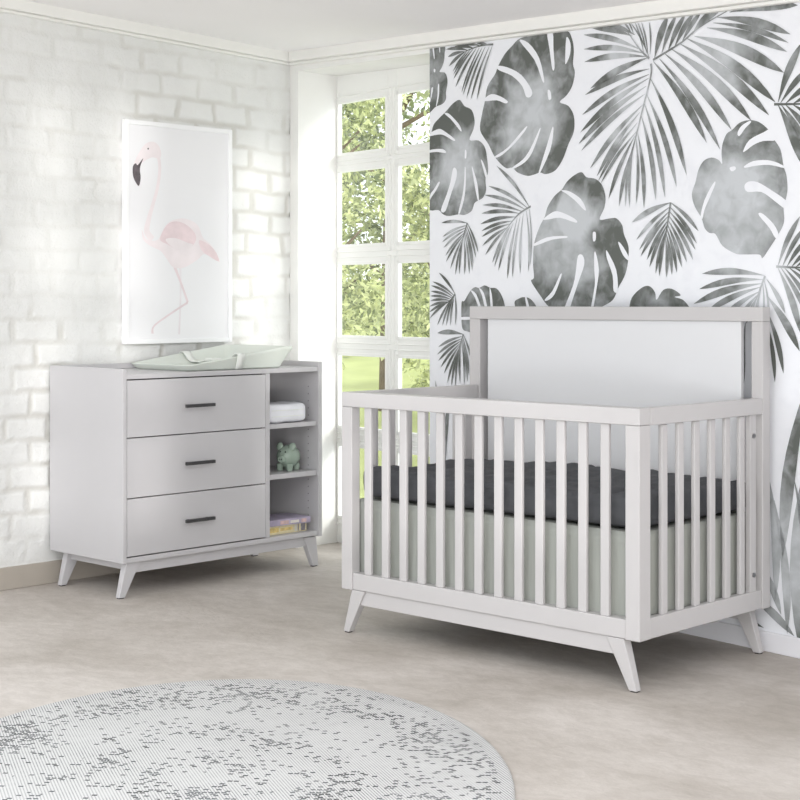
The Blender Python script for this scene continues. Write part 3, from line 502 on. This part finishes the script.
# bed skirt: hanging cloth with gentle folds, in four walls and a flat deck
def skirt():
    bm = bmesh.new(); x0, x1, y0, y1, zt, zb = X0+.039, -.034, .050, .748, .5065, .155
    loop = []
    def edge(a, b, nx, ny):
        n = int(math.hypot(b[0]-a[0], b[1]-a[1])/.012)
        for i in range(n):
            t = i/n; loop.append((a[0]+(b[0]-a[0])*t, a[1]+(b[1]-a[1])*t, nx, ny, i))
    edge((x0, y0), (x1, y0), 0, -1); edge((x1, y0), (x1, y1), 1, 0); edge((x1, y1), (x0, y1), 0, 1); edge((x0, y1), (x0, y0), -1, 0)
    rings = []
    for k_ in range(9):
        t = k_/8; z = zt+(zb-zt)*t; r = []
        for (x, y, nx, ny, i) in loop:
            a = .0035*t*(math.sin((x+y)*31)+.6*math.sin((x-y)*57+1))
            r.append(bm.verts.new((x+nx*a, y+ny*a, z)))
        rings.append(r)
    n = len(loop)
    for k_ in range(8):
        for i in range(n): bm.faces.new([rings[k_][i], rings[k_][(i+1) % n], rings[k_+1][(i+1) % n], rings[k_+1][i]])
    bm.faces.new(rings[0])
    o = from_bm('bed_skirt', bm, M['skirt'], None, crib.location, smooth=True)
    md = o.modifiers.new('solid', 'SOLIDIFY'); md.thickness = .002; md.offset = -1
    for p in o.data.polygons:
        if len(p.vertices) > 4: p.use_smooth = False
    return o
tag(skirt(), 'sage grey bed skirt hanging below the mattress inside the crib', 'bed skirt')
def mdisp(p):
    n1 = noise.noise(Vector((p.x*5, p.y*7, p.z*9+3))); n2 = noise.noise(Vector((p.x*16, p.y*14, p.z*22)))
    d = Vector((0, 0, 0)); c = Vector((-.676, .400, .565)); o = p-c
    side = abs(o.y)/.347 > .93 or abs(o.x)/.638 > .96
    top = o.z > .03
    # gathered channels across the cover
    ch = .5+.5*math.sin(p.x*2*math.pi/.075+1.5*noise.noise(Vector((p.x*3, p.y*3, 0))))
    q = (.006*ch+.014*n1+.011*n2)
    if top: d.z += q
    if side: d += Vector((math.copysign(1, o.x)*(abs(o.x)/.638 > .96), math.copysign(1, o.y)*(abs(o.y)/.347 > .93), 0))*min(q*.8-.004, .0)
    return d
mt = soft_box('mattress', X0+.048, -.042, .056, .741, .516, .617, .024, M['sheet'], None, .014, mdisp, loc=crib.location)
tag(mt, 'crib mattress in a quilted charcoal cover behind the slats', 'mattress')

# ================================================================== DRESSER
Dm = M['dresser']
DR = empty('dresser', (-5.3457, 3.9096, 0), math.pi/2)
tag(DR, 'white changing dresser with three drawers, open shelves and splayed legs', 'dresser')
DW, DD, DH = 1.153, .545, .972
boxes('side_panel', [(0, .02, 0, DD, .150, DH)], Dm, DR, .002)
boxes('side_panel', [(DW-.024, DW, 0, DD, .145, DH)], Dm, DR, .002)
boxes('top_board', [(.0205, DW-.0245, .004, DD, .927, .9475)], Dm, DR, .002)
boxes('back_rail', [(.0205, DW-.0245, DD-.018, DD, .948, DH)], Dm, DR, .002)
boxes('bottom_board', [(.0205, DW-.0245, .004, DD-.012, .150, .172)], Dm, DR, .002)
boxes('divider', [(.800, .826, .003, DD-.012, .1725, .9265)], Dm, DR, .002)
boxes('back_panel', [(.0205, DW-.0245, DD-.010, DD, .152, .9265)], Dm, DR, 0)
for z0, z1 in ((.669, .690), (.434, .458)): boxes('shelf', [(.8265, DW-.0245, .012, DD-.012, z0, z1)], Dm, DR, .002)
boxes('gap_shade_sheet', [(.021, .7995, .028, .034, .173, .9265)], M['dark'], DR, 0)  # dark sheet added behind the drawer fronts, paints shade into their gaps
zs = [.1755, .4225, .6785, .9245]
for i in range(3):
    d = boxes('drawer', [(.0235, .797, .002, .024, zs[i]+.002, zs[i+1]-.0025), (.04, .78, .036, .45, zs[i]+.02, zs[i+1]-.05)], Dm, DR, .0015)
    zc = (.2998, .5505, .8013)[i]
    boxes('handle', [(.318, .478, -.030, -.017, zc-.007, zc+.007), (.338, .350, -.018, .003, zc-.005, zc+.005), (.446, .458, -.018, .003, zc-.005, zc+.005)], M['black'], d, .001)
# shelf pin holes on the inside of the right panel
proto = None
for k_ in range(19):
    z = .24+k_*.034
    if abs(z-.446) < .022 or abs(z-.680) < .022: continue
    if proto is None: proto = cyl('pin_hole', (DW-.0252, .07, z), (DW-.0242, .07, z), .003, M['ink'], DR, 10); pz = z
    else: c2 = proto.copy(); COL.objects.link(c2); c2.parent = DR; c2.location = (0, 0, z-pz)
boxes('apron', [(.07, DW-.07, .026, .046, .102, .1495), (.07, DW-.07, DD-.07, DD-.05, .108, .1495), (.045, .065, .07, DD-.07, .115, .1495), (DW-.065, DW-.045, .07, DD-.07, .115, .1445)], Dm, DR, .002)
for y0 in (.015, DD-.10):
    leg(.030, .104, -.006, .026, y0, y0+.036, .1495, Dm, DR)
    leg(DW-.100, DW-.024, DW-.040, DW-.004, y0, y0+.036, .1445, Dm, DR)

# things on and in the dresser; same rotated frame
def dloc(x, y, z): return (-5.3457-y, 3.9096+x, z)
# changing pad: shallow wedge tray with flared walls
def changing_pad():
    root = empty('changing_pad', dloc(.680, .25, .948), math.pi/2)
    tag(root, 'sage green contoured changing pad lying on the dresser top', 'changing pad')
    bm = bmesh.new()
    xa, xb, ya, yb = -.290, .262, -.205, .200
    def rimh(x): t = (x-xa)/(xb-xa); return .028+.072*max(0, min(1, t))
    def ring(inset, h, fl, n=14):
        pts = []
        x0, x1, y0, y1 = xa+inset-fl*.25, xb-inset+fl, ya+inset-fl*.30, yb-inset+fl*.30
        r = .03
        for (cx, cy, a0) in ((x1-r, y1-r, 0), (x0+r, y1-r, 90), (x0+r, y0+r, 180), (x1-r, y0+r, 270)):
            for k in range(6):
                a = math.radians(a0+90*k/5); x = cx+r*math.cos(a); y = cy+r*math.sin(a)
                pts.append((x, y))
        out = []
        for i in range(len(pts)):       # densify
            p, q = pts[i], pts[(i+1) % len(pts)]; L = math.hypot(q[0]-p[0], q[1]-p[1]); m_ = max(1, int(L/.03))
            for k in range(m_): t = k/m_; out.append((p[0]+(q[0]-p[0])*t, p[1]+(q[1]-p[1])*t))
        return [bm.verts.new((x, y, h(x) if callable(h) else h)) for x, y in out]
    R = [ring(.010, .0, 0), ring(0, .006, 0), ring(.0, lambda x: rimh(x)*.9, .062), ring(.004, lambda x: rimh(x), .062), ring(.014, lambda x: rimh(x)*.97, .062), ring(.055, lambda x: .018+rimh(x)*.12, 0), ring(.10, .016, 0)]
    n = len(R[0])
    for a, b in zip(R, R[1:]):
        m_ = min(len(a), len(b))
        if len(a) == len(b):
            for i in range(n): bm.faces.new([a[i], a[(i+1) % n], b[(i+1) % n], b[i]])
        else: bmesh.ops.bridge_loops(bm, edges=[bm.edges.get((a[i], a[(i+1) % len(a)])) or bm.edges.new((a[i], a[(i+1) % len(a)])) for i in range(len(a))]+[bm.edges.get((b[i], b[(i+1) % len(b)])) or bm.edges.new((b[i], b[(i+1) % len(b)])) for i in range(len(b))])
    bm.faces.new(R[-1]); bm.faces.new(R[0][::-1])
    o = from_bm('pad_body', bm, M['pad'], root, smooth=True)
    md = o.modifiers.new('b', 'BEVEL'); md.width = .003; md.limit_method = 'ANGLE'; md.segments = 2
    o.modifiers.new('wn', 'WEIGHTED_NORMAL')
    # strap across the middle, over both walls
    x0, w_ = .000, .044
    h = rimh(x0)
    prof = [(ya-.006, .002), (ya-.018-.008, h*.9), (ya-.014, h+.006), (ya+.012, h*.99), (ya+.05, .028), (ya+.10, .022), (-.02, .040), (.06, .030), (yb-.06, .030), (yb-.014, h*.99+.002), (yb+.012, h+.006), (yb+.024, h*.85), (yb+.008, .003)]
    bm = bmesh.new(); A = []; B_ = []
    P = [np.array(p) for p in prof]
    for i in range(len(P)-1):
        p0 = P[max(i-1, 0)]; p1 = P[i]; p2 = P[i+1]; p3 = P[min(i+2, len(P)-1)]
        for t in (0, .33, .66):
            c_ = .5*((2*p1)+(p2-p0)*t+(2*p0-5*p1+4*p2-p3)*t*t+(3*p1-p0-3*p2+p3)*t**3)
            sk = .05*(c_[0])    # lies a little askew
            A.append(bm.verts.new((x0-w_/2+sk, c_[0], c_[1]))); B_.append(bm.verts.new((x0+w_/2+sk, c_[0], c_[1])))
    for i in range(len(A)-1): bm.faces.new([A[i], B_[i], B_[i+1], A[i+1]])
    s = from_bm('strap', bm, M['strap'], root, smooth=True); md = s.modifiers.new('s', 'SOLIDIFY'); md.thickness = .003; md.offset = 0
    s['label'] = 'white safety strap'
    boxes('buckle', [(x0-.028, x0+.028, -.045, .012, .034, .046)], M['strap'], s, .004)
changing_pad()

def tdisp(p): return Vector((0, -.004 if p.y < .02 else 0, 1))*(.004*noise.noise(p*14)+.002*noise.noise(p*40))
t = soft_box('folded_blanket', .03, .278, .0, .22, 0, .086, .024, M['towel'], None, .012, tdisp, loc=dloc(.800, .022, .693), rot=math.pi/2)
tag(t, 'folded white cotton blanket on the top shelf of the dresser cubby', 'blanket')
for i, z in enumerate((.030, .058)):
    boxes('fold', [(.055, .255, -.0035, .01, z-.0012, z+.0012)], M['ink'], t, 0).data.materials[0] = M['strap']

# piggy bank
def uvs(bm, c, r, seg=28, rin=18, rot=None):
    mt_ = Matrix.Translation(c) @ (rot or Matrix()) @ Matrix.Diagonal((*r, 1)); bmesh.ops.create_uvsphere(bm, u_segments=seg, v_segments=rin, radius=1, matrix=mt_)
pig = empty('piggy_bank', dloc(1.020, .100, .4585), math.radians(18))
tag(pig, 'sage green ceramic piggy bank on the middle shelf of the dresser', 'piggy bank')
# local: pig faces -y
bm = bmesh.new(); uvs(bm, (0, .012, .066), (.054, .062, .054)); from_bm('body', bm, M['pig'], pig, smooth=True)
bm = bmesh.new(); bmesh.ops.create_cone(bm, cap_ends=True, segments=24, radius1=.020, radius2=.017, depth=.02, matrix=Matrix.Translation((0, -.054, .058)) @ Matrix.Rotation(math.pi/2, 4, 'X')); o = from_bm('snout', bm, M['pig'], pig, bevel=.004)
for s in (-1, 1):
    bm = bmesh.new(); uvs(bm, (s*.006, -.0655, .058), (.0025, .002, .0035), 10, 8); from_bm('nostril', bm, M['pigdark'], o, smooth=True)
    bm = bmesh.new(); uvs(bm, (s*.013, -.0395, .090), (.0042, .003, .005), 12, 8); from_bm('eye', bm, M['pigdark'], pig, smooth=True)
    bm = bmesh.new(); uvs(bm, (s*.033, -.012, .113), (.019, .009, .020), 18, 12, Matrix.Rotation(s*.5, 4, 'Y') @ Matrix.Rotation(-.35, 4, 'X')); from_bm('ear', bm, M['pig'], pig, smooth=True)
    for yy in (-.022, .042):
        cyl('leg', (s*.026, yy, 0), (s*.026, yy, .035), .014, M['pig'], pig, 16, .003, .017)
bm = bmesh.new(); uvs(bm, (0, .076, .078), (.006, .010, .006), 12, 8); from_bm('tail', bm, M['pig'], pig, smooth=True)

def book(name, x, y, z, w, d, h, rot, cover, spine, label):
    root = empty(name, dloc(x, y, z), math.pi/2+rot); tag(root, label, 'book', 'books stacked on the bottom dresser shelf')
    # local: spine along x at y=0
    boxes('cover', [(0, w, 0, d, 0, .003), (0, w, 0, d, h-.003, h), (0, w, 0, .003, .003, h-.003)], cover, root, .001)
    boxes('pages', [(.003, w-.003, .0032, d-.004, .0032, h-.0032)], M['page'], root, 0)
    for a, b, c_, e, m_ in spine: boxes('spine_print', [(a, b, -.0008, .0003, c_, e)], m_, root, 0)
book('picture_book',   .832, .045, .1725, .262, .19, .042, 0, M['yellow'],
     [(.03, .085, .010, .032, M['amber']), (.095, .170, .014, .028, M['amber']), (.185, .200, .004, .038, M['page']), (.205, .212, .004, .038, M['ink']), (.225, .252, .004, .038, M['ink'])],
     'thick yellow book at the bottom of the pair on the lowest shelf')
book('picture_book', .840, .030, .2150, .250, .18, .028, math.radians(-4), M['purple'],
     [(.07, .12, .005, .022, M['pinkish']), (.13, .18, .007, .020, M['page']), (.195, .225, .005, .022, M['pinkish'])],
     'thin purple book lying on top of the yellow one on the lowest shelf')

# ================================================================== FLAMINGO PICTURE
PV0, PV1, PZ0, PZ1 = 4.3080, 4.9540, 1.058, 2.104
pic = empty('framed_picture', (LW, PV0, PZ0), math.pi/2); tag(pic, 'white framed flamingo print hanging on the brick wall', 'picture')
pw, ph = PV1-PV0, PZ1-PZ0
fw_ = .022
boxes('frame', [(0, fw_, -.034, -.004, 0, ph), (pw-fw_, pw, -.034, -.004, 0, ph), (fw_, pw-fw_, -.034, -.004, 0, fw_), (fw_, pw-fw_, -.034, -.004, ph-fw_, ph)], M['frame'], pic, .003)
bm = bmesh.new(); box(bm, fw_*.6, pw-fw_*.6, -.024, -.008, fw_*.6, ph-fw_*.6)
mats = ['print', 'bird', 'wing', 'birdleg', 'birdleg2', 'beak']
def bp_(pts, off, mi): poly(bm, [((p[0]-4.3203)*.985-.002, p[1]-PZ0) for p in pts], off, mi)
for nm, pts, ws in BIRD_STROKES: 
    bp_(stroke(pts, [w_*1.0 for w_ in ws]), {'neck': -.0248, 'leg': -.0246, 'leg2': -.0243}[nm], {'neck': 1, 'leg': 3, 'leg2': 4}[nm])
bp_(smooth_poly(BIRD['body']), -.0250, 1); bp_(smooth_poly(BIRD['tail'], 3), -.0254, 2); bp_(smooth_poly(BIRD['wing']), -.0256, 2); bp_(smooth_poly(BIRD['feather']), -.0260, 1)
bp_(smooth_poly(BIRD['head']), -.0252, 1); bp_(smooth_poly(BIRD['beak'], 3), -.0256, 5); bp_(BIRD['eye'], -.0258, 5)
for f in bm.faces:
    if f.calc_center_median().y < -.0241:
        f.normal_update()
        if f.normal.y > 0: f.normal_flip()
me = bpy.data.meshes.new('print'); bm.to_mesh(me); bm.free(); o = new_obj('print', me, [M[k_] for k_ in mats], pic); o['label'] = 'pale pink flamingo on white paper'

# ================================================================== RUG
rx, ry = cw(-.5326, 3.9878)
bm = bmesh.new(); prof = [(1.0, 0.0), (1.004, .004), (1.0, .009), (.992, .011), (.97, .011), (0.5, .011)]
rings = []
for k_, (f, z) in enumerate(prof): rings.append([bm.verts.new((.8237*f*math.cos(2*math.pi*i/160), 1.1218*f*math.sin(2*math.pi*i/160), z)) for i in range(160)])
for a, b in zip(rings, rings[1:]):
    for i in range(160): bm.faces.new([a[i], a[(i+1) % 160], b[(i+1) % 160], b[i]])
bm.faces.new(rings[-1]); bm.faces.new(rings[0][::-1])
o = from_bm('rug', bm, M['rug'], None, (rx, ry, .0005), CAM_ANG-math.radians(3.06), smooth=False)
tag(o, 'rounded white woven rug flecked with black and grey dashes', 'rug')

# ================================================================== OUTDOORS
# lawn rising away from the house
n = 60; xs = np.linspace(-14, 10, n); ysl = np.linspace(8.9, 60, n)
P = np.zeros((n, n, 3))
for i, X in enumerate(xs):
    for j, Y in enumerate(ysl):
        x, y = cw(X*(.6+Y/30), Y); P[i, j] = (x, y, -.15+1.9/(1+math.exp(-(Y-21)/3.2))+.12*noise.noise(Vector((x*.3, y*.3, 0))))
lw = new_obj('lawn', grid_mesh('lawn', P), M['lawn']); tag(lw, 'sunlit lawn outside the window', kind='structure')
def tube(bm, pts, rs, n=8):
    prev = None
    for i, (p, r) in enumerate(zip(pts, rs)):
        d = Vector(pts[min(i+1, len(pts)-1)])-Vector(pts[max(i-1, 0)]); q = d.to_track_quat('Z', 'Y')
        ring = [bm.verts.new(Vector(p)+q @ Vector((r*math.cos(2*math.pi*k/n), r*math.sin(2*math.pi*k/n), 0))) for k in range(n)]
        if prev:
            for k in range(n): bm.faces.new([prev[k], prev[(k+1) % n], ring[(k+1) % n], ring[k]])
        prev = ring
def leaves(name, blobs, count, size, m, parent, seed):
    r = np.random.RandomState(seed); w = np.array([b[3]**2*b[4] for b in blobs]); w = w/w.sum()
    idx = r.choice(len(blobs), count, p=w); B = np.array(blobs)[idx]
    d = r.normal(size=(count, 3)); d /= np.linalg.norm(d, axis=1)[:, None]; rad = r.rand(count)**.45
    c = B[:, :3]+d*rad[:, None]*np.stack([B[:, 3], B[:, 3], B[:, 4]], 1)
    a = r.normal(size=(count, 3)); a /= np.linalg.norm(a, axis=1)[:, None]; b = np.cross(a, r.normal(size=(count, 3))); b /= np.linalg.norm(b, axis=1)[:, None]
    s = size*(.6+.8*r.rand(count))[:, None]
    V = np.stack([c-a*s, c+b*s*.42, c+a*s, c-b*s*.42], 1).reshape(-1, 3)
    me = bpy.data.meshes.new(name); me.vertices.add(len(V)); me.vertices.foreach_set('co', V.ravel().astype(np.float32))
    me.loops.add(len(V)); me.loops.foreach_set('vertex_index', np.arange(len(V), dtype=np.int32)); me.polygons.add(count)
    me.polygons.foreach_set('loop_start', np.arange(0, len(V), 4, dtype=np.int32)); me.update(calc_edges=True)
    return new_obj(name, me, m, parent)
def tree(X, Y, z0, h, crown, blobs, count, size, m, label, seed, name='leafy_tree', cat='tree'):
    x, y = cw(X, Y); root = empty(name, (x, y, z0)); tag(root, label, cat, 'trees outside the window')
    r = random.Random(seed); bm = bmesh.new(); top = (r.uniform(-.2, .2), r.uniform(-.2, .2), h*.85)
    tube(bm, [(0, 0, -.1), (top[0]*.3, top[1]*.3, h*.4), top], [.017*h, .013*h, .006*h])
    for k in range(7):
        t = r.uniform(.3, .9); a = r.uniform(0, 6.28); L = r.uniform(.3, .7)*crown
        tube(bm, [(top[0]*t, top[1]*t, h*t*.85), (top[0]*t+math.cos(a)*L*.6, top[1]*t+math.sin(a)*L*.6, h*t*.85+L*.35), (top[0]*t+math.cos(a)*L, top[1]*t+math.sin(a)*L, h*t*.85+L*.7)], [.007*h, .005*h, .002*h], 6)
    from_bm('trunk', bm, M['bark'], root, smooth=True)
    bl = []
    for k in range(blobs):
        a = r.uniform(0, 6.28); rr = crown*r.uniform(.1, .85); zz = r.uniform(.22, 1.0)*h; s = crown*r.uniform(.16, .34)
        bl.append((rr*math.cos(a), rr*math.sin(a), zz, s, s*r.uniform(.7, 1.5)))
    leaves('foliage', bl, count, size, m, root, seed)
tree(-.75, 12.6, -.1, 4.0, .85, 46, 9000, .034, M['leaf_bright'], 'slender bright green tree at the left side of the window', 3)
tree(.30, 11.4, -.1, 2.6, .62, 34, 6500, .030, M['leaf_bright'], 'low leafy tree near the glass beside the mural edge', 11)
tree(-.15, 15.5, 0, 4.6, 1.1, 50, 9000, .040, M['leaf_mid'], 'rounded tree behind the nearest two, outside the window', 5)
tree(1.6, 14.5, 0, 4.4, 1.1, 40, 7000, .045, M['leaf_mid'], 'green tree hidden mostly by the mural wall', 21)
tree(-3.6, 16.5, 0, 4.8, 1.2, 40, 7000, .045, M['leaf_mid'], 'green tree furthest left outside the window', 22)
for i, (X, Y, h, c_) in enumerate([(-8.0, 33, 8, 2.6), (-1.7, 31, 9, 2.3), (4.6, 33, 8.2, 2.6)]):
    tree(X, Y, 1.4, h, c_, 60, 15000, .085, M['leaf_dark'], ['dark distant tree, leftmost on the far lawn', 'tall dark distant tree left of centre on the far lawn', 'dark distant tree right of centre on the far lawn', 'dark distant tree, rightmost on the far lawn'][i], 40+i, 'distant_tree')

# ================================================================== RIGHT-HAND WINDOW WALL (behind the camera's right shoulder; throws the window light)
XR = 1.35
ops = [(-1.30, -.50), (-.30, .50), (.90, 1.70)]
L_ = []; ya = -4.4
for a, b in ops:
    L_.append((XR, XR+.14, ya, a, 0, 2.9)); L_.append((XR, XR+.14, a, b, 0, .62)); L_.append((XR, XR+.14, a, b, 2.62, 2.9)); ya = b
L_.append((XR, XR+.14, ya, 3.6, 0, 2.9))
o = boxes('wall_right', L_, M['paint'], None, 0); tag(o, 'plain white wall with three windows at the right of the room', kind='structure')
for i, (a, b) in enumerate(ops):
    wn_ = empty('window_%d' % (i+2), (XR, a, .62)); tag(wn_, 'white muntined window in the right wall', kind='structure')
    w_ = b-a; f = [(0.05, .10, 0, .05, 0, 2.0), (0.05, .10, w_-.05, w_, 0, 2.0), (0.05, .10, .05, w_-.05, 0, .06), (0.05, .10, .05, w_-.05, 1.94, 2.0), (0.05, .10, w_/2-.04, w_/2+.04, .06, 1.94)]
    for k_ in (1, 2, 3): f.append((0.052, .098, .05, w_-.05, k_*.5-.035, k_*.5+.035))
    boxes('window_frame', f, M['winframe'], wn_, 0)

# ================================================================== LIGHT
wd = bpy.data.worlds.new('world'); S.world = wd; wd.use_nodes = True
bg = wd.node_tree.nodes['Background']; bg.inputs[0].default_value = (.93, .97, 1.0, 1); bg.inputs[1].default_value = WORLD
sd = bpy.data.lights.new('sun', 'SUN'); sd.energy = SUN; sd.angle = math.radians(1.6); sd.color = (1, .985, .96)
so = bpy.data.objects.new('sun', sd); COL.objects.link(so)
so.rotation_euler = Vector((-1, .55, -.055)).to_track_quat('-Z', 'Y').to_euler(); so.location = (6, -6, 5)
def area(name, loc, tgt, size, power, col=(1, .995, .99)):
    ad = bpy.data.lights.new(name, 'AREA'); ad.shape = 'RECTANGLE'; ad.size = size[0]; ad.size_y = size[1]; ad.energy = power; ad.color = col
    ao = bpy.data.objects.new(name, ad); COL.objects.link(ao); ao.location = loc
    ao.rotation_euler = (Vector(tgt)-Vector(loc)).to_track_quat('-Z', 'Y').to_euler()
s2 = bpy.data.lights.new('reveal_fill_sun', 'SUN'); s2.energy = FILL_SUN; s2.angle = math.radians(20); s2.color = (1, .98, .94)  # second sun, added to brighten the window reveal and the trees
so2 = bpy.data.objects.new('reveal_fill_sun', s2); COL.objects.link(so2)
so2.rotation_euler = Vector((-.80, -.42, -.42)).to_track_quat('-Z', 'Y').to_euler(); so2.location = (8, 14, 9)
bx_, by_ = cw(.45, -.9); area('ceiling_fill', (bx_, by_, .75), (-4.4, 4.4, 3.7), (1.6, 1.2), CEIL_FILL)  # unseen area light, added to lift the ceiling
bpy.data.lights['ceiling_fill'].spread = math.radians(110)
area('added_key', (-.2, .4, 3.6), (-4.2, 4.4, .6), (1.8, 1.8), KEY)  # unseen area light added above the camera as the soft key

# ================================================================== CAMERA
cd = bpy.data.cameras.new('camera'); cam = bpy.data.objects.new('camera', cd); COL.objects.link(cam)
cam.location = (0, 0, H_CAM); cam.rotation_euler = (math.pi/2, 0, CAM_ANG)
cd.sensor_width = 36; cd.lens = 1549/800*36; cd.shift_y = -97/800; cd.clip_start = .05; cd.clip_end = 200
S.camera = cam
S.view_settings.view_transform = 'Standard'; S.view_settings.look = 'None'; S.view_settings.gamma = 1
S.view_settings.use_curve_mapping = False; S.view_settings.exposure = EXPO
